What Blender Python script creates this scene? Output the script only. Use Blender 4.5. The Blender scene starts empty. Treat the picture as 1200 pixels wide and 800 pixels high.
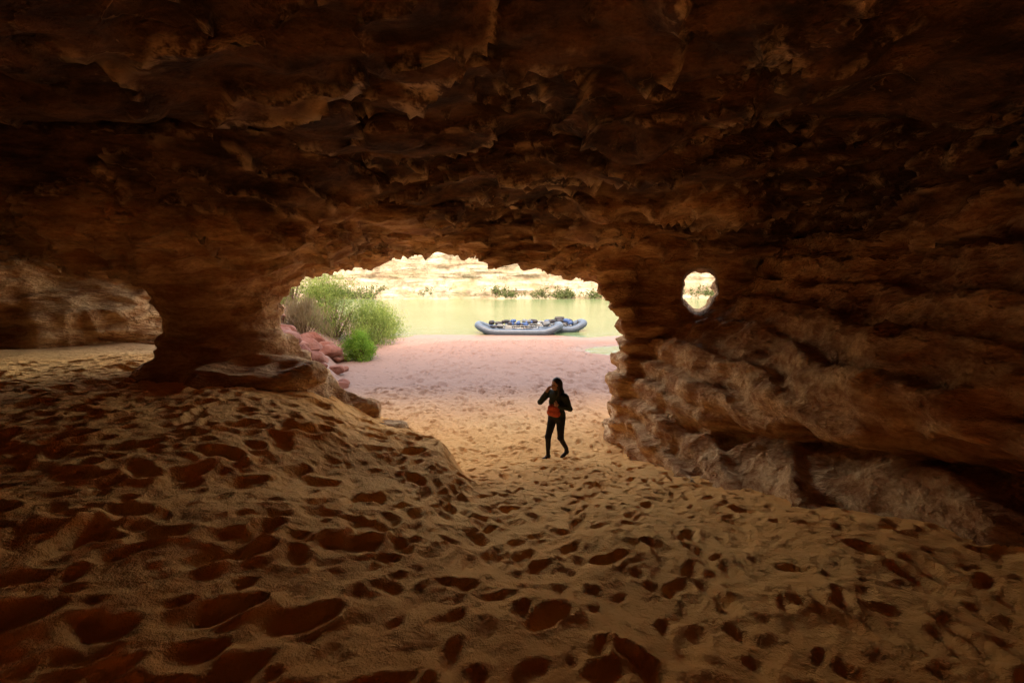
import bpy, math, time
import numpy as np
from mathutils import Vector
T0=time.time()
rng=np.random.default_rng(7)
scene=bpy.context.scene
scene.view_settings.view_transform='Standard'
scene.view_settings.look='None'
scene.view_settings.exposure=0

# ------------------------------------------------------------------ helpers
def sst(a,b,x):
    t=np.clip((x-a)/(b-a),0,1); return t*t*(3-2*t)
def smax(a,b,k):
    h=np.maximum(k-np.abs(a-b),0)/k
    return np.maximum(a,b)+h*h*k*0.25
def smin(a,b,k): return -smax(-a,-b,k)
TB=[np.random.default_rng(100+i).uniform(-1,1,(32,32,32)).astype(np.float32) for i in range(8)]
def vn(x,y,z,s=0):
    x,y,z=np.broadcast_arrays(x,y,z)
    T=TB[s%8]
    fx=np.floor(x);fy=np.floor(y);fz=np.floor(z)
    i=fx.astype(np.int32);j=fy.astype(np.int32);k=fz.astype(np.int32)
    u=(x-fx).astype(np.float32);v=(y-fy).astype(np.float32);w=(z-fz).astype(np.float32)
    u=u*u*(3-2*u);v=v*v*(3-2*v);w=w*w*(3-2*w)
    i0=i&31;i1=(i+1)&31;j0=j&31;j1=(j+1)&31;k0=k&31;k1=(k+1)&31
    a=T[i0,j0,k0]*(1-u)+T[i1,j0,k0]*u
    b=T[i0,j1,k0]*(1-u)+T[i1,j1,k0]*u
    c=T[i0,j0,k1]*(1-u)+T[i1,j0,k1]*u
    d=T[i0,j1,k1]*(1-u)+T[i1,j1,k1]*u
    e=a*(1-v)+b*v; f=c*(1-v)+d*v
    return e*(1-w)+f*w
def fbm(x,y,z,o=4,s=0):
    r=0;a=1.0;t=0
    for q in range(o):
        r=r+a*vn(x*2**q+q*5.3,y*2**q+q*9.1,z*2**q+q*3.7,s+q);t+=a;a*=0.5
    return r/t

def mk_mesh(name,V,Q,smooth=True,mats=None,midx=None,parent=None):
    V=np.asarray(V,dtype=np.float32);Q=np.asarray(Q,dtype=np.int32)
    n=Q.shape[1]
    me=bpy.data.meshes.new(name)
    me.vertices.add(len(V));me.vertices.foreach_set('co',V.ravel())
    me.loops.add(Q.size);me.loops.foreach_set('vertex_index',Q.ravel())
    me.polygons.add(len(Q))
    me.polygons.foreach_set('loop_start',np.arange(0,Q.size,n,dtype=np.int32))
    me.polygons.foreach_set('use_smooth',np.full(len(Q),smooth,dtype=bool))
    if mats:
        for m in mats: me.materials.append(m)
    if midx is not None: me.polygons.foreach_set('material_index',np.asarray(midx,dtype=np.int32))
    me.update(calc_edges=True)
    ob=bpy.data.objects.new(name,me);scene.collection.objects.link(ob)
    if parent: ob.parent=parent
    return ob
def grid_faces(nu,nv):
    idx=np.arange(nu*nv).reshape(nu,nv)
    return np.stack([idx[:-1,:-1],idx[1:,:-1],idx[1:,1:],idx[:-1,1:]],-1).reshape(-1,4)

def surface_nets(F,org,h):
    S=F>0
    nx,ny,nz=F.shape
    acc=np.zeros((nx-1,ny-1,nz-1),np.int8)
    for a in (0,1):
        for b in (0,1):
            for c in (0,1):
                acc+=S[a:nx-1+a,b:ny-1+b,c:nz-1+c]
    act=(acc>0)&(acc<8)
    I,J,K=np.nonzero(act)
    cor=[(a,b,c) for a in (0,1) for b in (0,1) for c in (0,1)]
    val={c:F[I+c[0],J+c[1],K+c[2]] for c in cor}
    P=np.zeros((len(I),3),np.float32);N=np.zeros(len(I),np.float32)
    for c in cor:
        for ax in range(3):
            if c[ax]==0:
                d=list(c);d[ax]=1;d=tuple(d)
                va,vb=val[c],val[d]
                m=(va>0)!=(vb>0)
                t=np.where(m,va/np.where(m,va-vb,1),0)
                p=np.zeros((len(I),3),np.float32)
                for q in range(3): p[:,q]=c[q]
                p[:,ax]=t
                P+=p*m[:,None];N+=m
    P/=N[:,None]
    P+=np.stack([I,J,K],1)
    V=P*h+np.array(org,np.float32)
    vid=np.full(act.shape,-1,np.int32);vid[act]=np.arange(len(I))
    out=[]
    A=S[:-1,1:-1,1:-1];B=S[1:,1:-1,1:-1]
    i,j,k=np.nonzero(A!=B);f=A[i,j,k];j=j+1;k=k+1
    q=np.stack([vid[i,j-1,k-1],vid[i,j,k-1],vid[i,j,k],vid[i,j-1,k]],1);q[~f]=q[~f][:,::-1];out.append(q)
    A=S[1:-1,:-1,1:-1];B=S[1:-1,1:,1:-1]
    i,j,k=np.nonzero(A!=B);f=A[i,j,k];i=i+1;k=k+1
    q=np.stack([vid[i-1,j,k-1],vid[i-1,j,k],vid[i,j,k],vid[i,j,k-1]],1);q[~f]=q[~f][:,::-1];out.append(q)
    A=S[1:-1,1:-1,:-1];B=S[1:-1,1:-1,1:]
    i,j,k=np.nonzero(A!=B);f=A[i,j,k];i=i+1;j=j+1
    q=np.stack([vid[i-1,j-1,k],vid[i,j-1,k],vid[i,j,k],vid[i-1,j,k]],1);q[~f]=q[~f][:,::-1];out.append(q)
    return V,np.concatenate(out)

# ------------------------------------------------------------------ material helper
class M:
    def __init__(s,name):
        s.m=bpy.data.materials.new(name);s.m.use_nodes=True
        s.t=s.m.node_tree;s.b=s.t.nodes['Principled BSDF'];s.o=s.t.nodes['Material Output']
        s.b.inputs['Specular IOR Level'].default_value=0.3
        s.pos=s.n('ShaderNodeNewGeometry').outputs['Position']
    def n(s,t,**k):
        x=s.t.nodes.new(t)
        for a,b in k.items():setattr(x,a,b)
        return x
    def l(s,a,b): s.t.links.new(a,b)
    def mp(s,scale=(1,1,1),vec=None):
        x=s.n('ShaderNodeMapping');x.inputs['Scale'].default_value=scale;s.l(vec or s.pos,x.inputs['Vector']);return x.outputs[0]
    def noise(s,scale,vec=None,detail=4,rough=.6,dist=0.0):
        x=s.n('ShaderNodeTexNoise');x.inputs['Scale'].default_value=scale;x.inputs['Detail'].default_value=detail
        x.inputs['Roughness'].default_value=rough;x.inputs['Distortion'].default_value=dist
        s.l(vec or s.pos,x.inputs['Vector']);return x.outputs['Fac']
    def math(s,op,a,b=None,c=None,clamp=False):
        x=s.n('ShaderNodeMath',operation=op);x.use_clamp=clamp
        for i,v in enumerate((a,b,c)):
            if v is None: continue
            if isinstance(v,(int,float)): x.inputs[i].default_value=v
            else: s.l(v,x.inputs[i])
        return x.outputs[0]
    def rng(s,v,a,b,c=0.,d=1.,smooth=True):
        x=s.n('ShaderNodeMapRange');x.interpolation_type='SMOOTHSTEP' if smooth else 'LINEAR'
        s.l(v,x.inputs['Value'])
        for i,q in zip(('From Min','From Max','To Min','To Max'),(a,b,c,d)): x.inputs[i].default_value=q
        return x.outputs[0]
    def mix(s,f,a,b,mode='MIX'):
        x=s.n('ShaderNodeMix',data_type='RGBA',blend_type=mode)
        for i,v in ((0,f),(6,a),(7,b)):
            if isinstance(v,(int,float)): x.inputs[i].default_value=v
            elif isinstance(v,tuple): x.inputs[i].default_value=(*v,1)
            else: s.l(v,x.inputs[i])
        return x.outputs[2]
    def sep(s):
        x=s.n('ShaderNodeSeparateXYZ');s.l(s.pos,x.inputs[0]);return x.outputs
    def bump(s,h,dist,strength=1.,normal=None):
        x=s.n('ShaderNodeBump');x.inputs['Strength'].default_value=strength;x.inputs['Distance'].default_value=dist
        s.l(h,x.inputs['Height'])
        if normal: s.l(normal,x.inputs['Normal'])
        return x.outputs[0]
    def fin(s,col=None,rough=None,normal=None):
        if col is not None:
            if isinstance(col,tuple): s.b.inputs['Base Color'].default_value=(*col,1)
            else: s.l(col,s.b.inputs['Base Color'])
        if rough is not None:
            if isinstance(rough,(int,float)): s.b.inputs['Roughness'].default_value=rough
            else: s.l(rough,s.b.inputs['Roughness'])
        if normal is not None: s.l(normal,s.b.inputs['Normal'])
        return s.m

def mat_rock():
    m=M('cave_sandstone')
    z=m.sep()[2]
    big=m.noise(.55,m.mp((1,1,1.9)),3,.6)
    med=m.noise(2.4,m.mp((.55,1.15,2.3)),6,.62,.15)
    fine=m.noise(17,m.mp((.8,1,1.5)),4,.7)
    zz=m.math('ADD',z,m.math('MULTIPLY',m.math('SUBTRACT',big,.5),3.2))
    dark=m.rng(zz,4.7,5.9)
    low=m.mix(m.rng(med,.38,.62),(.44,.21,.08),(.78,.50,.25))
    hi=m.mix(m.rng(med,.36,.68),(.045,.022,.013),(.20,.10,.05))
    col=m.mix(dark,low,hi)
    col=m.mix(m.rng(fine,.35,.7,0,.6),col,(.55,.38,.24),'MULTIPLY')
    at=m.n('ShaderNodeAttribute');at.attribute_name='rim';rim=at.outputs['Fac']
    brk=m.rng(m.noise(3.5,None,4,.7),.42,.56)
    col=m.mix(m.math('MULTIPLY',m.math('MULTIPLY',rim,brk),.75),col,(.74,.52,.33))  # pale mineral rims, with light caught on the ledges put into the colour
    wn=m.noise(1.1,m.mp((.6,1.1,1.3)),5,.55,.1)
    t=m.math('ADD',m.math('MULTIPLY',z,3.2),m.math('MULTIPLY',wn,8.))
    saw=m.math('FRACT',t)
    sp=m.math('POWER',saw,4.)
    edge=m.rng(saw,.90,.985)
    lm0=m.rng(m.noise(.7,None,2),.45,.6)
    col=m.mix(m.math('MULTIPLY',m.math('MULTIPLY',edge,m.math('MULTIPLY',lm0,brk)),.38),col,(.62,.42,.26))  # finer pale edge lines, same caught light painted in
    h=m.math('ADD',m.math('MULTIPLY',med,.22),m.math('MULTIPLY',m.math('MULTIPLY',sp,m.rng(lm0,0,1,.2,1.)),.08))
    h=m.math('ADD',h,m.math('MULTIPLY',fine,.035))
    nb=m.bump(h,1.,1.)
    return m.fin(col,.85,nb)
def mat_sand():
    m=M('orange_sand')
    s=m.sep()
    big=m.noise(.5,None,3)
    grain=m.noise(110,None,2,.7)
    mid=m.noise(9,None,5,.65)
    col=m.mix(m.rng(big,.35,.65),(.92,.46,.135),(.95,.52,.17))
    col=m.mix(m.rng(mid,.3,.7,0,.35),col,(.80,.39,.12))
    out=m.rng(s[1],6.5,14.5)
    col=m.mix(out,col,(.235,.15,.122))  # outdoor sand darkened to offset the strong sky, exposure put into the colour
    wet=m.math('MULTIPLY',m.rng(m.math('ADD',s[2],m.math('MULTIPLY',m.math('SUBTRACT',big,.5),.2)),.03,.16,1,0),m.rng(s[1],15,18))
    col=m.mix(m.math('MULTIPLY',wet,.5),col,(.13,.092,.07))
    rough=m.rng(wet,0,1,.9,.5)
    pr=m.n('ShaderNodeTexVoronoi');pr.inputs['Scale'].default_value=2.6;m.l(m.pos,pr.inputs['Vector'])
    prm=m.math('MULTIPLY',m.rng(pr.outputs['Distance'],.0,.35,-1,0),m.rng(s[1],9.,14.))
    prm=m.math('MULTIPLY',prm,m.rng(wet,0,1,1,0))
    hsum=m.math('ADD',m.math('MULTIPLY',prm,.07),m.math('MULTIPLY',mid,.055))
    hsum=m.math('ADD',hsum,m.math('MULTIPLY',grain,.006))
    nb=m.bump(hsum,1.,.9)
    return m.fin(col,rough,nb)
def mat_far():
    m=M('sunlit_limestone')
    w=m.mp((.12,.12,1.1))
    a=m.noise(.8,w,6,.65,.5);b=m.noise(.5,None,6,.7)
    col=m.mix(m.rng(a,.38,.62),(.19,.158,.105),(.30,.28,.215))
    col=m.mix(m.rng(b,.45,.65,0,.75),col,(.105,.08,.05))
    sh=m.noise(.22,None,4)
    z=m.sep()[2]
    g=m.math('MULTIPLY',m.rng(z,.5,9,1,0),m.rng(sh,.5,.62))
    col=m.mix(m.math('MULTIPLY',g,.5),col,(.12,.14,.065))
    nb=m.bump(m.math('ADD',a,b),1.1,1.)
    return m.fin(col,.9,nb)
def mat_cliff():
    m=M('red_cliff_rock')
    w=m.mp((.2,.2,1.))
    a=m.noise(.7,w,5,.65,.5);b=m.noise(.6,None,5,.7)
    col=m.mix(m.rng(a,.35,.65),(.38,.20,.10),(.52,.32,.18))
    return m.fin(m.mix(m.rng(b,.45,.7,0,.6),col,(.26,.13,.06)),.9,m.bump(m.math('ADD',a,b),.5,1.))
def mat_boulder():
    m=M('red_boulder_rock')
    a=m.noise(1.6,None,7,.65,.4)
    return m.fin(m.mix(m.rng(a,.35,.65),(.17,.06,.04),(.24,.115,.085)),.9,m.bump(a,.12,1.))
def mat_water():
    m=M('river_water')
    a=m.noise(1.4,m.mp((.5,1,1)),4,.6,.3);b=m.noise(.07,None,3)
    col=m.mix(m.rng(b,.3,.7),(.08,.125,.06),(.11,.155,.08))
    m.b.inputs['Specular IOR Level'].default_value=.4
    return m.fin(col,.15,m.bump(a,.08,.7))
def mat_leaf(name,c1,c2):
    m=M(name)
    g=m.n('ShaderNodeNewGeometry')
    col=m.mix(g.outputs['Random Per Island'],c1,c2)
    cl=m.noise(1.3,None,2)
    col=m.mix(m.rng(cl,.4,.65,0,.6),col,tuple(x*.45 for x in c1))
    m.fin(col,.7)
    tr=m.n('ShaderNodeBsdfTranslucent');m.l(col,tr.inputs['Color'])
    mx=m.n('ShaderNodeMixShader');mx.inputs[0].default_value=.45
    m.l(m.b.outputs[0],mx.inputs[1]);m.l(tr.outputs[0],mx.inputs[2]);m.l(mx.outputs[0],m.o.inputs['Surface'])
    return m.m
def mat_plain(name,col,rough=.6,bs=None,bd=.01,var=.25,metal=0):
    m=M(name)
    a=m.noise(bs or 14,None,4)
    c=m.mix(m.rng(a,.3,.7,0,1),tuple(x*(1-var) for x in col),tuple(min(1,x*(1+var)) for x in col))
    m.b.inputs['Metallic'].default_value=metal
    return m.fin(c,rough,m.bump(a,bd,.5))

ROCK=mat_rock();SAND=mat_sand();FAR=mat_far();CLIFF=mat_cliff();BOUL=mat_boulder();WATER=mat_water()

# ------------------------------------------------------------------ ground height
def ground(x,y):
    ch=np.interp(y,[-6,0,1.3,3,5,7.35,9,13,22,30,40,80,86,100],[3.05,2.95,2.8,2.32,1.62,.80,.68,.5,.25,0,-1.2,-1.5,1.0,3.])
    edge=np.interp(y,[-6,1,3,4.4,5.8,7,8.2,9,11,13,19,25,34,45],[.3,.1,-.25,-.4,-.9,-1.45,-2.5,-3.6,-5,-6,-9,-10.5,-12.5,-30])
    edge=edge+.25*vn(x*.9,y*.9,0*x+3.3,2)
    d=edge-x
    Min=np.interp(y,[-6,2,5,7,10,14],[3.1,3.0,2.92,2.78,2.5,2.6])+.012*np.clip(-x,0,14)
    ins=1-sst(9.0,12.0,y)
    Mout=ch+.9+.42*np.clip(d,0,16)*(1-sst(38,60,y))
    Mm=np.where(x<-8.5,Min*(1-sst(13,15,y))+Mout*sst(13,15,y),Min*ins+Mout*(1-ins))
    stp=sst(3.,5.5,y)
    g=(.40*sst(0,.5,d)+.60*sst(.3,3.4,d))*stp+(1-stp)*sst(-1,4,d)
    g=g*(1-sst(40,55,y))
    z=ch+(Mm-ch)*g
    z=z+.06*sst(1.6,4.2,x)*(1-sst(6,9,y))
    z=z-.42*np.exp(-(((x-7.2)/3.4)**2+((y-23.2)/2.0)**2))
    z=z+.05*vn(x*.35,y*.35,0*x,4)*(1-sst(40,50,y))
    z=z+.05*vn(x*1.1,y*1.1,0*x,1)*(1-sst(12,20,y))
    return z
def axis(segs):
    out=[segs[0][0]]
    for a,b,h in segs:
        n=max(1,int(round((b-a)/h)));out+=list(np.linspace(a,b,n+1)[1:])
    return np.array(out)
gx=axis([(-320,-60,20),(-60,-20,2),(-20,-10,.25),(-10,-5,.045),(-5,4.6,.022),(4.6,12,.15),(12,30,1),(30,60,3),(60,320,20)])
gy=axis([(-60,-6,6),(-6,.3,.25),(.3,8,.022),(8,14,.05),(14,34,.14),(34,60,1),(60,90,1.5),(90,300,30)])
GX,GY=np.meshgrid(gx,gy,indexing='ij')
GZ=ground(GX,GY)
GZ+=(.018*vn(GX*3.1,GY*3.1,0*GX,5)+.012*vn(GX*7.7,GY*7.7,0*GX,6)+.010*vn(GX*15,GY*15,0*GX,7))*(1-sst(11,20,GY))
WXn=(.035*vn(GX*7,GY*7,0*GX+1.3,2)+.014*vn(GX*17,GY*17,0*GX+1.3,3))
WYn=(.035*vn(GX*7,GY*7,0*GX+8.3,4)+.014*vn(GX*17,GY*17,0*GX+8.3,5))
def stamp(cx,cy,ang,L,W,dep):
    R=L*2.6
    i0,i1=np.searchsorted(gx,[cx-R,cx+R]);j0,j1=np.searchsorted(gy,[cy-R,cy+R])
    if i1-i0<2 or j1-j0<2: return
    X=GX[i0:i1,j0:j1]-cx+WXn[i0:i1,j0:j1];Y=GY[i0:i1,j0:j1]-cy+WYn[i0:i1,j0:j1]
    c,s=math.cos(ang),math.sin(ang)
    u=X*c+Y*s;v=-X*s+Y*c
    v=v+.15*u*np.sin(cx*9)
    r=np.sqrt((u/L)**2+(v/W)**2)
    pw=2.0+1.6*abs(math.sin(cx*31+cy*17))
    hole=-dep*np.exp(-np.clip(r,0,5)**pw)*(1-.35*u/L*.8)
    rim=dep*.34*np.exp(-((r-1.4)/.38)**2)*(1+.8*np.tanh(u/L))
    GZ[i0:i1,j0:j1]+=hole+rim
npt=0;tries=0
PT_=np.zeros((4000,2))
while npt<2700 and tries<30000:
    tries+=1
    y=.5+13.5*rng.random()**1.25
    x=rng.uniform(-9.5,4.0)
    if y>8.5 and (x<-5 or x>2.6): continue
    left=x<-.6-(.15*y)
    md=.165 if left else .12
    md*=rng.uniform(.6,1.5)
    if npt and ((PT_[:npt,0]-x)**2+(PT_[:npt,1]-y)**2).min()<md*md: continue
    PT_[npt]=(x,y);npt+=1
    q=rng.random()**2
    if left:
        stamp(x,y,rng.normal(.5,.7),.06+.12*q,.042+.05*q,(.018+.05*q)*rng.uniform(.6,1.25))
    else:
        stamp(x,y,rng.normal(1.45,.8),.045+.095*q,.027+.038*q,(.014+.032*q)*rng.uniform(.6,1.25))
for q in range(500):
    y=rng.uniform(13,27);x=rng.uniform(-6,6)*(y/20)
    stamp(x,y,rng.normal(1.5,.6),.2,.12,.045)
mk_mesh('sand_ground',np.stack([GX,GY,GZ],-1).reshape(-1,3),grid_faces(len(gx),len(gy)),True,[SAND])
print('ground',npt,time.time()-T0)

# ------------------------------------------------------------------ water
wx=np.linspace(-300,300,3);wy=np.array([12,60,84.5])
WX,WY=np.meshgrid(wx,wy,indexing='ij')
mk_mesh('river_water',np.stack([WX,WY,0*WX],-1).reshape(-1,3),grid_faces(3,3),False,[WATER])

# ------------------------------------------------------------------ cave rock volume
h=.075
ox,oy,oz=-17.0,-5.0,.3
x=(ox+h*np.arange(int(26.5/h)))[:,None,None].astype(np.float32)
y=(oy+h*np.arange(int(20/h)))[None,:,None].astype(np.float32)
z=(oz+h*np.arange(int(7.7/h)))[None,None,:].astype(np.float32)
X2,Y2=x[:,:,0],y[:,:,0]
cC=np.interp(Y2,[-5,0,3,5,6.5,7.6,9,10.5],[6.3,6.7,6.55,6.2,5.85,5.5,5.15,5.15])+0*X2
cL=np.interp(Y2,[-5,0,3.5,4.9,5.8,6.5,7.3,8.2,10,12],[6.3,6.6,6.35,6.0,5.5,5.15,5.1,5.8,6.1,6.1])+0*X2
cc=cC+(cL-cC)*sst(-1.8,-4.6,X2)
lip=np.interp(X2,[-5.2,-4.6,-3.2,-2.75,-1.8,-.8,.8,2,3],[4.75,4.75,5.02,5.36,5.28,5.12,4.84,4.64,4.6])+0*Y2
wl=sst(7.4,9.2,Y2)*sst(-6.2,-5.,X2)
cc=cc+(lip-cc)*wl
cc=cc+(.28*vn(X2*.6,Y2*.8,0*X2,3)+.12*vn(X2*1.3,Y2*2.1,0*X2,4)+.04*vn(X2*3,Y2*5,0*X2,6))*(1-wl)
def sheets(c,q,ph):
    t=(c+ph)/q;fr=t-np.floor(t)
    return (np.floor(t)+sst(.0,.22,fr))*q-ph
cs=sheets(cc,.30,.10*vn(X2*.35,Y2*.35,0*X2+5,1))
am=sst(-.35,.45,vn(X2*.45,Y2*.45,0*X2+2.2,5)+.5*sst(3.5,6,Y2))*(1-.6*wl)
cc=cc+(cs-cc)*am
cc=cc.astype(np.float32)[:,:,None]
wxn=.35*vn(x*.5,y*.5,z*.7,2)
yf=10.+4.6*sst(-9.4,-10.8,x)+.25*(z-5)*(z>5)
ceil=z-cc
pr=np.interp(z,[-1,2.0,2.6,3.0,3.4,3.75,4.2,4.6,5.0,6],[2.2,2.0,1.55,1.12,.88,.80,.92,1.35,2.2,3]).astype(np.float32)
pd=np.sqrt((x+5.3)**2+((y-7.1)*1.05)**2)
pil=pr-pd
F=smax(ceil,pil,.3)
def ell(cx,cy,cz,a,b,c):
    r=np.sqrt(((x-cx)/a)**2+((y-cy)/b)**2+((z-cz)/c)**2)
    return (1-r)*min(a,b,c)
for e in [(-4.0,6.6,2.35,1.5,.8,.40),(-3.1,6.9,2.0,.9,.6,.42),(-4.9,6.1,2.6,1.2,.7,.35),(-2.3,6.6,1.75,.7,.5,.30)]:
    F=smax(F,ell(*e),.18)
wl_=np.minimum((y-11.4-.50*(x+9.9))*.89-.45*vn(x*.9,y*.3,z*.9,1),-9.9-x-.3*(y-11.2))
F=smax(F,wl_,.4)
F=smax(F,-15.6-x,.6)
# rear wall of the chamber, with a small second mouth added, like the unseen court behind it, to bounce light inside
rear=-4.0-y
fill_mouth=1-np.sqrt(((x-.3)/2.6)**2+((z-3.3)/1.6)**2)
rear=np.minimum(rear,-fill_mouth*1.6)
F=smax(F,rear,.6)
bx=np.interp(y,[-5,1.5,2.9,5,6.5,8.5,10],[4.4,3.7,3.45,3.0,2.85,2.6,2.75]).astype(np.float32)
zl=np.interp(y,[-5,2.8,4.4,6,7.2,10],[3.3,3.1,2.65,2.2,2.0,2.0]).astype(np.float32)
u=1-sst(5.2,6.8,y)
hh=z-zl+.12*vn(x*.8,y*1.1,z*.3,6)
pa=np.interp(hh,[-3,-1.2,-.75,-.5,-.3,-.08,.04,.4,.9,1.6,2.4,4],[-1.,-.4,0,.45,1.2,1.3,.42,.42,.95,1.9,2.9,3.2]).astype(np.float32)
pb=np.interp(hh,[-3,-1.2,-.7,-.2,.4,.9,1.3,1.9,2.4,4],[-.4,0,.06,.1,.3,.6,1.3,2.2,2.7,3.2]).astype(np.float32)
bench=x-bx-(pa*u+pb*(1-u))
F=smax(F,bench,.2)
jz=np.interp(z,[-1,.8,1.6,2.6,3.6,4.2,5],[2.9,2.7,2.78,2.75,2.45,2.25,2.05]).astype(np.float32)
fr=np.minimum(y-8.55,x-jz-.27*(y-9))
F=smax(F,fr,.35)
F=F+.26*vn(x*.55+wxn,y*.55,z*.9,0)+.13*vn(x*1.3,y*1.3,z*2.0,1)
F=np.minimum(F,yf-y)
F=smin(F,np.sqrt((x-3.12)**2+(y-8.45)**2+((z-4.2)*.75)**2)-.55,.15)
hx,hy=.44,.898
dx=x-4.34;dy=y-9.0
perp=dx*hy-dy*hx
hol=np.sqrt(perp**2+((z-4.2)*.72)**2)-.39
hol=np.where((dx*hx+dy*hy)<-1.6,1.,hol)
flare=np.sqrt((x-3.95)**2+((y-8.2))**2+((z-4.25)*.8)**2)-.62
F=smin(F,np.minimum(hol,flare),.15)
F=F.astype(np.float32)
V,Q=surface_nets(F,(ox,oy,oz),h)
del F
print('nets',len(V),time.time()-T0)
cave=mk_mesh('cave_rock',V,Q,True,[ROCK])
me=cave.data
N=np.zeros(len(V)*3,np.float32);me.vertex_normals.foreach_get('vector',N);N=N.reshape(-1,3)
a,b,c=V[:,0],V[:,1],V[:,2]
w1=.5*vn(a*.8,b*.8,c*.8,3)
r1=1-np.abs(vn(a*1.0+w1,b*1.7+w1,c*2.6,4))*2
r2=1-np.abs(vn(a*1.8+w1*2,b*3.6,c*5.5,5))*2
f3=fbm(a*4,b*6,c*9,2,6)
tq=((c+.25*w1+.12*vn(a*.5,b*.5,c*.5,2))*2.3)%1
wall=(1-sst(4.9,5.5,c))
disp=.10*np.clip(r1,-1,1)+.06*np.clip(r2,-1,1)+.03*f3+.15*(sst(0,.75,tq)-sst(.85,1.,tq)-.4)*wall*(.4+.6*sst(1.5,2.5,a))
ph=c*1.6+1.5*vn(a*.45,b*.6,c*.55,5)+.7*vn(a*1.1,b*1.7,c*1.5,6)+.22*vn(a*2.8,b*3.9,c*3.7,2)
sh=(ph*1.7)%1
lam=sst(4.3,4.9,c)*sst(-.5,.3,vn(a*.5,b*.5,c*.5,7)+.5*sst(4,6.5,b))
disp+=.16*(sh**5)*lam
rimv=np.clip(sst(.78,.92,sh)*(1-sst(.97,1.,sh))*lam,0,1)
dist=np.sqrt(a**2+b**2+(c-4.5)**2)
hd_=np.sqrt((a-4.34)**2+(b-9)**2+(c-4.2)**2)
V2=V+N*(disp*sst(.5,2.,dist)*(.25+.75*sst(.7,1.4,hd_)))[:,None]
me.vertices.foreach_set('co',V2.astype(np.float32).ravel())
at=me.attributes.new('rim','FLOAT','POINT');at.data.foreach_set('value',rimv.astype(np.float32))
me.update()
print('cave',time.time()-T0)

# ------------------------------------------------------------------ cliff above / beside cave
ux=np.linspace(-90,80,240);vv=np.linspace(0,1,70)
U,Vv=np.meshgrid(ux,vv,indexing='ij')
indom=(U>-16.5)&(U<9.2)
zb=np.where(indom,7.3,-2.0)
Ht=np.interp(U,[-90,-30,-12,-6,10,80],[26,14,14,25,26,30])+1.5*vn(U*.2,0*U,0*U+.5,1)
t1=np.clip(Vv/.6,0,1);t2=np.clip((Vv-.6)/.4,0,1)
Z=zb+(Ht-zb)*t1+2*t2*vn(U*.1,t2*4,0*U,2)
face=np.interp(U,[-90,-20,-10.5,-9,9,14,80],[18,16,14.6,10.9,10.9,12,16])
Y=face-.12*(Z-7)+.6*fbm(U*.25,0*U,Z*.5,4,2)*(t2<=0)*sst(8,12,Z)-12*t2
mk_mesh('canyon_cliff',np.stack([U,Y,Z],-1).reshape(-1,3),grid_faces(240,70)[:,::-1],True,[CLIFF])
ux=np.linspace(-40,40,120);vv=np.linspace(0,1,40)
U,Vv=np.meshgrid(ux,vv,indexing='ij')
Z=1+12*Vv
Y=-16-.2*Z+1.0*fbm(U*.25,0*U,Z*.5,4,3)
mk_mesh('added_bounce_wall',np.stack([U,Y,Z],-1).reshape(-1,3),grid_faces(120,40),True,[CLIFF])  # unseen court wall added to block low sky and bounce warm light inside

# far canyon wall
ux=np.linspace(-260,300,620);vv=np.linspace(0,1,150)
U,Vv=np.meshgrid(ux,vv,indexing='ij')
t1=np.clip(Vv/.9,0,1);t2=np.clip((Vv-.9)/.1,0,1)
Z=-2+21*t1**1.1+1.5*vn(U*.06,0*U,0*U+.1,5)*t1**3
zz=Z+1.2*vn(U*.03,0*U,0*U+.7,3)
step=np.floor(zz/1.9)*1.9;fr_=(zz-step)/1.9
ter=step*.25+1.9*.25*sst(.6,1.,fr_)
Y=84.+ter+3.0*fbm(U*.05,Z*.02,0*U+2,4,4)+1.2*fbm(U*.35,0*U,Z*.6,4,1)-2.2*np.clip((3.-Z)/3,-.3,1)+120*t2
mk_mesh('canyon_wall',np.stack([U,Y,Z],-1).reshape(-1,3),grid_faces(620,150)[:,::-1],True,[FAR])

# ------------------------------------------------------------------ vegetation
LEAF1=mat_leaf('tamarisk_leaves',(.14,.22,.035),(.28,.35,.09))
LEAF2=mat_leaf('willow_leaves',(.13,.28,.025),(.26,.42,.045))
LEAF3=mat_leaf('far_bush_leaves',(.07,.10,.035),(.12,.145,.05))
STEM=mat_plain('woody_stem',(.12,.08,.05),.9)
DRYG=mat_leaf('dry_reed_leaves',(.24,.18,.09),(.32,.25,.14))
def leaves(centers,per,spread,L,W,up=.5,r=rng):
    n=len(centers)*per
    c=np.repeat(centers,per,0)+r.normal(0,1,(n,3))*spread
    d=r.normal(0,1,(n,3));d[:,2]=np.abs(d[:,2])*up+up;d/=np.linalg.norm(d,axis=1)[:,None]
    s=np.cross(d,r.normal(0,1,(n,3)));s/=np.linalg.norm(s,axis=1)[:,None]
    l=L*r.uniform(.6,1.4,(n,1));w=W*r.uniform(.7,1.3,(n,1))
    P=np.stack([c-d*l*.5,c+s*w*.5,c+d*l*.5,c-s*w*.5],1).reshape(-1,3)
    return P,np.arange(n*4).reshape(-1,4)
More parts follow.
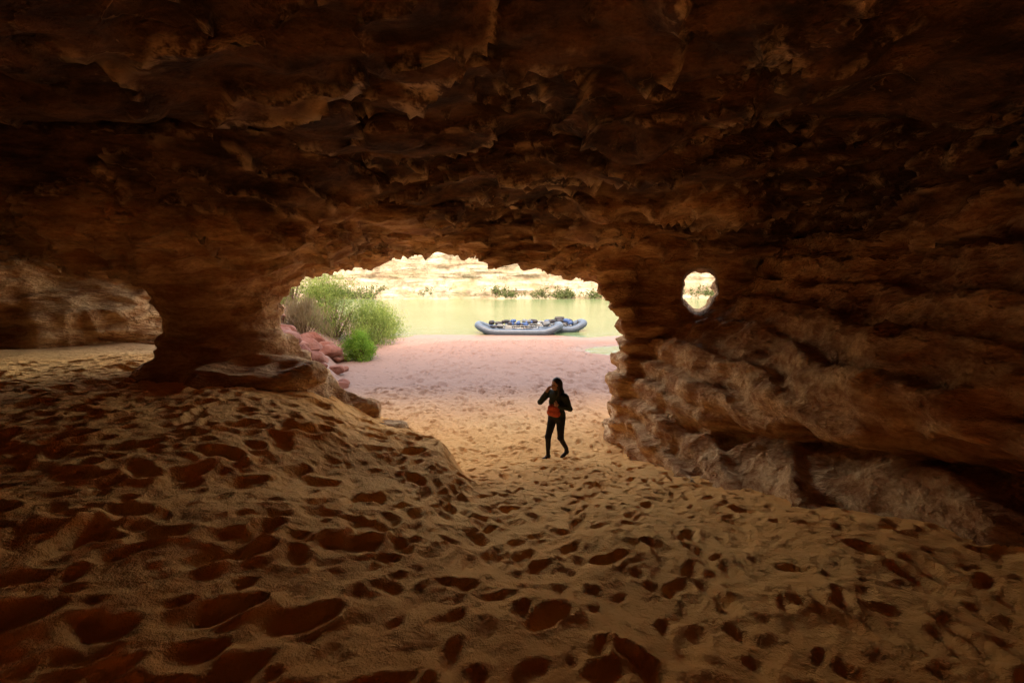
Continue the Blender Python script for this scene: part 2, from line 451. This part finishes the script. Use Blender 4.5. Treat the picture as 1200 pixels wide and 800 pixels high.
def shrub(name,cx,cy,rx,ry,hz,nclump,per,L,W,mat,up=.6,seed=0,spr=.16):
    r=np.random.default_rng(seed)
    gz=float(ground(np.array([cx]),np.array([cy]))[0])
    th=r.uniform(0,2*np.pi,nclump);rad=np.sqrt(r.random(nclump))
    hh_=r.random(nclump)**.8
    prof=np.sqrt(np.clip(1-(hh_-.35)**2/.5,0.05,1))
    lob=1+.3*np.sin(3*th+seed)+.15*np.sin(5*th+2*seed)
    C=np.stack([cx+rx*rad*prof*lob*np.cos(th),cy+ry*rad*prof*lob*np.sin(th),gz-.1+hz*hh_*(.75+.35*r.random(nclump))],1)
    P,Qd=leaves(C,per,np.array([spr,spr,spr*1.3]),L,W,up,r)
    SV=[];SQ=[];k=len(P)
    for i in range(0,nclump,3):
        b0=np.array([cx+(C[i,0]-cx)*.2,cy+(C[i,1]-cy)*.2,gz-.1]);e=C[i];mid=(b0+e)/2+np.array([0,0,.15*hz])
        pth=[b0,mid,e];rr=[.03,.018,.006]
        for q in range(3):
            for s in range(3):
                an=s*2.094;SV.append(pth[q]+rr[q]*np.array([math.cos(an),math.sin(an),0]))
        for q in range(2):
            for s in range(3):
                SQ.append([k+q*3+s,k+q*3+(s+1)%3,k+q*3+3+(s+1)%3,k+q*3+3+s])
        k+=9
    Vt=np.concatenate([P,np.array(SV)]);Qt=np.concatenate([Qd,np.array(SQ)])
    mi=np.concatenate([np.zeros(len(Qd)),np.ones(len(SQ))])
    return mk_mesh(name,Vt,Qt,False,[mat,STEM],mi)
shrub('tamarisk_bush',-11.2,23.5,2.1,1.6,3.6,240,45,.17,.038,LEAF1,.8,1,.2)
shrub('tamarisk_bush',-9.3,25.0,1.5,1.4,2.6,180,45,.16,.038,LEAF1,.8,2,.2)
shrub('tamarisk_bush',-14.2,24.5,2.0,1.6,3.8,200,40,.17,.038,LEAF1,.8,3,.2)
shrub('tamarisk_bush',-9.6,29,1.4,1.3,2.4,130,40,.17,.04,LEAF1,.8,5,.2)
shrub('willow_bush',-7.75,19.2,.8,.7,1.4,160,50,.11,.03,LEAF2,.6,4,.11)
shrub('willow_bush',-9.0,23.0,.75,.7,1.4,120,50,.13,.03,LEAF1,.6,6,.13)
shrub('reed_clump',-11.0,20.0,1.4,.8,1.9,90,40,.4,.02,DRYG,1.6,8,.16)
r=np.random.default_rng(11)
Cs=[]
for i in range(90):
    x0=r.uniform(-70,110);rr=r.uniform(.8,2.2)
    if r.random()<.45: continue
    for k in range(14): Cs.append([x0+r.normal(0,rr),81.6+r.normal(0,.6),.4+abs(r.normal(0,rr*.5))])
P,Qd=leaves(np.array(Cs),22,.4,.55,.24,.5,r)
mk_mesh('riverside_bushes',P,Qd,False,[LEAF3])

# ------------------------------------------------------------------ boulders
import bmesh
def boulder(cx,cy,s,sx,sy,sz,seed,lift=0.1):
    bm=bmesh.new();bmesh.ops.create_icosphere(bm,subdivisions=4,radius=1)
    co=np.array([v.co[:] for v in bm.verts])
    rr=np.random.default_rng(seed)
    for k in range(9):
        n=rr.normal(0,1,3);n/=np.linalg.norm(n);d=rr.uniform(.5,.8)
        p=co@n;co=co-np.where(p>d,(p-d),0)[:,None]*n[None]*.92
    co*=(1+.10*vn(co[:,0]*2+seed,co[:,1]*2,co[:,2]*2,1))[:,None]
    co*=np.array([sx,sy,sz])*s
    a=rr.uniform(0,3);ca,sa=math.cos(a),math.sin(a)
    co=np.stack([co[:,0]*ca-co[:,1]*sa,co[:,0]*sa+co[:,1]*ca,co[:,2]],1)
    gz=float(ground(np.array([cx]),np.array([cy]))[0])
    me=bpy.data.meshes.new('boulder')
    for v,c in zip(bm.verts,co): v.co=c
    bm.to_mesh(me);bm.free();me.materials.append(BOUL)
    for p in me.polygons:p.use_smooth=True
    ob=bpy.data.objects.new('boulder',me);ob.location=(cx,cy,gz+lift*s);scene.collection.objects.link(ob)
rb=np.random.default_rng(5)
for i in range(46):
    yy=rb.uniform(13.5,21);e=float(np.interp(yy,[13,19,25],[-6,-9,-10.5]))
    xx=e-rb.uniform(-.1,3.6)
    boulder(xx,yy,rb.uniform(.22,.75),1.2,.9,.75,i)

# ------------------------------------------------------------------ rafts
HUL=mat_plain('blue_grey_hypalon',(.055,.08,.12),.45,3,.01,.15)
HULD=mat_plain('dark_rub_strake',(.015,.02,.03),.5)
FRM=mat_plain('aluminium_frame',(.4,.4,.4),.35,metal=.9)
BAGS=[mat_plain('dry_bag_blue',(.02,.05,.15),.5),mat_plain('dry_bag_black',(.015,.015,.02),.5),mat_plain('dry_bag_grey',(.08,.09,.10),.5),mat_plain('cooler_white',(.22,.24,.24),.4),mat_plain('strap_red',(.2,.04,.03),.5)]
def tube_mesh(path,rad,seg=16,closed=False):
    path=np.asarray(path,float);n=len(path)
    rad=np.broadcast_to(np.asarray(rad,float),(n,))
    VV=[];
    for i in range(n):
        if closed: t=path[(i+1)%n]-path[i-1]
        else: t=path[min(i+1,n-1)]-path[max(i-1,0)]
        t/=np.linalg.norm(t);up=np.array([0,0,1.]) if abs(t[2])<.9 else np.array([0,1.,0])
        s=np.cross(t,up);s/=np.linalg.norm(s);w=np.cross(s,t)
        for k in range(seg):
            a=2*math.pi*k/seg;VV.append(path[i]+rad[i]*(s*math.cos(a)+w*math.sin(a)))
    QQ=[]
    for i in range(n if closed else n-1):
        j=(i+1)%n
        for k in range(seg):
            k2=(k+1)%seg;QQ.append([i*seg+k,j*seg+k,j*seg+k2,i*seg+k2])
    return np.array(VV),np.array(QQ)
def tube(name,path,rad,mat,parent,seg=16,closed=False):
    if not closed:
        path=[path[0]]+list(path)+[path[-1]]
        path=[np.array(p,float) for p in path];d0=path[2]-path[1];d1=path[-2]-path[-3]
        path[0]=path[1]-d0*.001;path[-1]=path[-2]+d1*.001
        rad=np.broadcast_to(np.asarray(rad,float),(len(path)-2,));rad=np.concatenate([[.001],rad,[.001]])
    V_,Q_=tube_mesh(path,rad,seg,closed)
    return mk_mesh(name,V_,Q_,True,[mat],None,parent)
def rbox(name,c,s,mat,parent,bev=.04,rot=0):
    bm=bmesh.new();bmesh.ops.create_cube(bm,size=1)
    for v in bm.verts: v.co=Vector((v.co.x*s[0],v.co.y*s[1],v.co.z*s[2]))
    bmesh.ops.bevel(bm,geom=bm.edges[:],offset=bev,segments=3,affect='EDGES')
    me=bpy.data.meshes.new(name);bm.to_mesh(me);bm.free();me.materials.append(mat)
    ob=bpy.data.objects.new(name,me);ob.location=c;ob.rotation_euler=(0,0,rot);ob.parent=parent;scene.collection.objects.link(ob)
def raft(loc,yaw,L,B,seed):
    r=np.random.default_rng(seed)
    root=bpy.data.objects.new('inflatable_raft',None);scene.collection.objects.link(root)
    root.location=loc;root.rotation_euler=(0,0,yaw)
    R=.29;n=64;P=[]
    for i in range(n):
        t=2*math.pi*i/n;c,s=math.cos(t),math.sin(t)
        xx=L/2*math.copysign(abs(c)**.75,c);yy=B/2*math.copysign(abs(s)**.55,s)
        rise=.62*max(0,abs(xx)/(L/2)-.55)**1.6/.45**1.6*.8
        P.append([xx,yy,.2+rise])
    tube('main_tube',P,R,HUL,root,18,True)
    for k,(o,zz_) in enumerate(((.285,.0),(.27,.12))):
        PP=[]
        for p in P:
            d=np.array([p[0]/(L/2)**2,p[1]/(B/2)**2]);d/=np.linalg.norm(d)
            PP.append([p[0]+d[0]*o,p[1]+d[1]*o,p[2]+zz_])
        tube('rub_strake' if k==0 else 'grab_line',PP,.03 if k==0 else .012,HULD,root,6,True)
    for tx in (-L*.27,0.,L*.27):
        tube('thwart',[[tx,-B/2+.1,.30],[tx,0,.34],[tx,B/2-.1,.30]],.21,HUL,root,14)
    fx=np.linspace(-L/2+.4,L/2-.4,20);fy=np.linspace(-B/2+.1,B/2-.1,6)
    FX,FY=np.meshgrid(fx,fy,indexing='ij');FY=FY*(1-.5*(np.abs(FX)/(L/2))**4)
    mk_mesh('floor',np.stack([FX,FY,.08+.03*np.cos(FY*6)],-1).reshape(-1,3),grid_faces(20,6),True,[HULD],None,root)
    for s in (-1,1): tube('frame_rail',[[-1.2,s*B*.42,.56],[1.5,s*B*.42,.56]],.03,FRM,root,8)
    for tx in (-1.2,-.4,.5,1.5): tube('frame_crossbar',[[tx,-B*.42,.57],[tx,B*.42,.57]],.028,FRM,root,8)
    rbox('cooler',(-.8,0,.50),(.55,1.2,.42),BAGS[3],root)
    rbox('dry_box',(.0,0,.50),(.6,1.3,.42),BAGS[2],root,.03)
    rbox('rower_seat',(.95,0,.62),(.4,.5,.12),BAGS[1],root,.04)
    for i in range(24):
        bx_=r.uniform(-L*.36,L*.36);by=r.uniform(-B*.3,B*.3);a=r.uniform(0,3.1);ln=r.uniform(.25,.45);zz_=r.uniform(.5,1.02)
        dd=np.array([math.cos(a)*ln,math.sin(a)*ln,0]);c0=np.array([bx_,by,zz_]);rr=r.uniform(.13,.2)
        pth=[c0+dd*t for t in (-1,-.92,-.6,0,.6,.92,1)]
        tube('dry_bag',pth,np.array([.35,.8,1,1.02,1,.8,.35])*rr,BAGS[int(r.choice([0,1,1,2,0,4],p=[.2,.25,.2,.2,.1,.05]))],root,12)
    for s in (-1,1):
        tube('oar',[[ -1.7,s*(B*.5),.78],[1.5,s*(B*.42),.70]],.025,BAGS[3],root,8)
        rbox('oar_blade',(-2.0,s*B*.51,.79),(.6,.17,.03),BAGS[0],root,.012)
    tube('outboard_post',[[L/2-.5,0,.3],[L/2-.45,0,.9]],.05,BAGS[1],root,8)
    return root
raft((.55,31.0,-.02),math.radians(-3),6.6,2.1,3)
raft((2.9,32.3,-.02),math.radians(8),6.4,2.1,9)

# ------------------------------------------------------------------ person (one continuous surface grown from a distance field)
def person(loc,yaw):
    h=.0085
    lo=np.array([-.52,-.50,-.03]);hi=np.array([.45,.50,1.75])
    n=((hi-lo)/h).astype(int)
    X=(lo[0]+h*np.arange(n[0]))[:,None,None].astype(np.float32)
    Y=(lo[1]+h*np.arange(n[1]))[None,:,None].astype(np.float32)
    Z=(lo[2]+h*np.arange(n[2]))[None,None,:].astype(np.float32)
    D=np.full(tuple(n),9.,np.float32);lab=np.zeros(tuple(n),np.int8);best=np.full(tuple(n),9.,np.float32)
    def cap(a,b,ra,rb,l,k=.03,sx=1.,sy=1.):
        a=np.array(a,float);b=np.array(b,float);m=max(ra,rb)/min(sx,sy,1)+.08
        i0=np.clip(((np.minimum(a,b)-m-lo)/h).astype(int),0,n);i1=np.clip(((np.maximum(a,b)+m-lo)/h).astype(int)+1,0,n)
        s=tuple(slice(p,q) for p,q in zip(i0,i1))
        x_=X[s[0]];y_=Y[:,s[1]];z_=Z[:,:,s[2]]
        ab=b-a;L2=max((ab**2).sum(),1e-9)
        t=np.clip(((x_-a[0])*ab[0]+(y_-a[1])*ab[1]+(z_-a[2])*ab[2])/L2,0,1)
        d=np.sqrt(((x_-a[0]-t*ab[0])*sx)**2+((y_-a[1]-t*ab[1])*sy)**2+(z_-a[2]-t*ab[2])**2)-(ra+(rb-ra)*t)
        D[s]=smin(D[s],d,k)
        mm=d<best[s];best[s]=np.where(mm,d,best[s]);lab[s]=np.where(mm,l,lab[s])
    JK,PT,SK,HR,SH,RD=0,1,2,3,4,5
    cap((-.085,0,.90),(-.115,-.13,.50),.098,.062,PT);cap((-.115,-.13,.50),(-.13,-.10,.12),.060,.040,PT)
    cap((.085,.0,.90),(.115,-.03,.50),.098,.062,PT);cap((.115,-.03,.50),(.10,.24,.17),.060,.040,PT)
    cap((-.13,-.09,.07),(-.14,-.10,.05),.048,.048,SH,.02);cap((-.135,-.09,.035),(-.165,-.26,.03),.042,.036,SH,.02)
    cap((.10,.25,.12),(.10,.26,.10),.046,.046,SH,.02);cap((.10,.26,.085),(.075,.11,.03),.040,.036,SH,.02)
    cap((-.06,0,.93),(.06,0,.93),.115,.115,PT,.05,1,1.1)
    cap((0,0,1.0),(0,.0,1.20),.125,.130,JK,.05,.85,1.15)
    cap((0,.0,1.20),(0.0,-.01,1.34),.135,.12,JK,.05,.8,1.15)
    cap((-.15,0,1.39),(.15,0,1.37),.062,.062,JK,.06)
    cap((0,0,1.36),(.0,-.02,1.48),.075,.052,JK,.03)
    cap((-.0,-.02,1.46),(.005,-.03,1.53),.047,.047,SK,.02)
    cap((-.05,0,.97),(.05,0,.97),.125,.125,JK,.03,1,1.1)
    cap((-.05,.06,1.42),(.06,.06,1.42),.06,.06,JK,.04)
    sh_=(-.185,0,1.38);el=(-.29,-.17,1.20);wr=(-.145,-.20,1.43)
    cap(sh_,el,.064,.054,JK,.03);cap(el,wr,.054,.038,JK,.02)
    hd=(-.10,-.185,1.50);cap(wr,hd,.030,.033,SK,.015)
    for q,(dx_,dz_,ln) in enumerate(((-.028,.045,.055),(-.012,.055,.065),(.006,.055,.065),(.022,.045,.05))):
        m_=(hd[0]+dx_*1.1+.015,hd[1]+.005,hd[2]+dz_*.8);e_=(m_[0]+.030,m_[1]+.02,m_[2]+ln*.45)
        cap((hd[0]+dx_*.7,hd[1],hd[2]),m_,.0105,.010,SK,.004);cap(m_,e_,.010,.0085,SK,.004)
    cap((hd[0]-.02,hd[1]-.01,hd[2]-.02),(hd[0]+.03,hd[1]-.02,hd[2]-.015),.012,.010,SK,.004)
    sh2=(.185,0,1.36);el2=(.27,.04,1.12);wr2=(.15,-.17,1.20)
    cap(sh2,el2,.062,.052,JK,.03);cap(el2,wr2,.052,.037,JK,.02)
    h2=(.10,-.185,1.235);cap(wr2,h2,.030,.032,SK,.015)
    for q in range(4):
        a_=(.10-.002*q,-.20,1.265-.02*q);b_=(.062,-.205,1.268-.02*q);c_=(.05,-.175,1.262-.02*q)
        cap(a_,b_,.0105,.010,SK,.004);cap(b_,c_,.010,.009,SK,.004)
    cap((.12,-.19,1.26),(.085,-.19,1.30),.012,.010,SK,.004)
    hc=np.array((.0,-.06,1.59))
    cap(hc+(0,.012,.02),hc+(0,.005,.025),.088,.088,SK,.02,1.12,.98)
    cap(hc+(-.01,-.035,-.045),hc+(-.012,-.045,-.06),.056,.048,SK,.03)
    cap(hc+(-.028,-.085,-.005),hc+(-.035,-.100,-.03),.009,.014,SK,.012)
    cap(hc+(-.02,-.085,-.062),hc+(-.03,-.085,-.062),.011,.011,SK,.01)
    cap(hc+(.008,.025,.045),hc+(.012,.04,.02),.098,.098,HR,.02,1.05,1)
    cap(hc+(.03,.06,0),hc+(.07,.08,-.20),.075,.055,HR,.03)
    cap(hc+(-.04,.06,0),hc+(-.06,.08,-.17),.065,.045,HR,.03)
    cap(hc+(.075,.0,-.02),hc+(.10,-.03,-.19),.038,.025,HR,.02)
    cap((-.07,-.14,1.03),(.08,-.14,1.03),.075,.075,RD,.012,1,1.2);cap((-.06,-.14,1.12),(.07,-.14,1.12),.065,.065,RD,.012,1,1.2)
    nz_=vn(X*9,Y*9,Z*14,3)*.006+vn(X*22,Y*22,Z*26,4)*.0025
    D2=D+np.where((lab==JK)|(lab==PT),nz_,0)
    V_,Q_=surface_nets(-D2,lo,h)
    cI=((V_[Q_].mean(1)-lo)/h+.5).astype(int);cI=np.clip(cI,0,n-1)
    mi=lab[cI[:,0],cI[:,1],cI[:,2]]
    root=bpy.data.objects.new('walking_woman',None);scene.collection.objects.link(root)
    mats=[mat_plain('dark_green_jacket',(.028,.034,.022),.85,40),mat_plain('black_trousers',(.012,.012,.014),.85,40),
          mat_plain('skin',(.40,.22,.15),.5,30),mat_plain('dark_hair',(.025,.015,.010),.55,120,.004),
          mat_plain('hiking_shoes',(.03,.028,.025),.8),mat_plain('red_bag_fabric',(.50,.08,.035),.7,30)]
    mk_mesh('body',V_,Q_,True,mats,mi,root)
    for ex in (-.045,.010):
        bm=bmesh.new();bmesh.ops.create_uvsphere(bm,u_segments=12,v_segments=8,radius=.011)
        me=bpy.data.meshes.new('eye');bm.to_mesh(me);bm.free();me.materials.append(mats[3])
        ob=bpy.data.objects.new('eye',me);ob.location=hc+np.array((ex,-.082+(.004 if ex>0 else .002),.005));ob.parent=root;scene.collection.objects.link(ob)
    root.location=loc;root.rotation_euler=(0,0,yaw)
gz=float(ground(np.array([.87]),np.array([7.35]))[0])
person((.9,7.35,gz-.02),math.radians(-38))
print('person',time.time()-T0,gz)

# ------------------------------------------------------------------ light, sky, camera
EL=math.radians(54);AZ=math.radians(187)
sd=Vector((math.sin(AZ)*math.cos(EL),math.cos(AZ)*math.cos(EL),math.sin(EL)))
sun=bpy.data.lights.new('sun','SUN');sun.energy=3.0;sun.angle=math.radians(.6);sun.color=(1,.95,.87)
so=bpy.data.objects.new('sun',sun);so.rotation_euler=sd.to_track_quat('Z','Y').to_euler();so.location=(0,-20,60);scene.collection.objects.link(so)
w=bpy.data.worlds.new('World');scene.world=w;w.use_nodes=True
nt=w.node_tree;sk=nt.nodes.new('ShaderNodeTexSky');sk.sky_type='NISHITA';sk.sun_disc=False
sk.sun_elevation=EL;sk.sun_rotation=AZ;sk.dust_density=2.5
tint=nt.nodes.new('ShaderNodeMix');tint.data_type='RGBA';tint.blend_type='MULTIPLY';tint.inputs[0].default_value=1
nt.links.new(sk.outputs[0],tint.inputs[6]);tint.inputs[7].default_value=(1.0,.74,.50,1)   # warm white balance of the sky light
bg=nt.nodes['Background'];bg.inputs['Strength'].default_value=2.15;nt.links.new(tint.outputs[2],bg.inputs['Color'])
cam=bpy.data.cameras.new('camera');cam.sensor_width=36;cam.lens=13.5;cam.clip_start=.05;cam.clip_end=2000
co=bpy.data.objects.new('camera',cam);co.location=(0,0,4.5);co.rotation_euler=(math.radians(90-9.5),0,0);scene.collection.objects.link(co)
scene.camera=co
print('done',time.time()-T0)
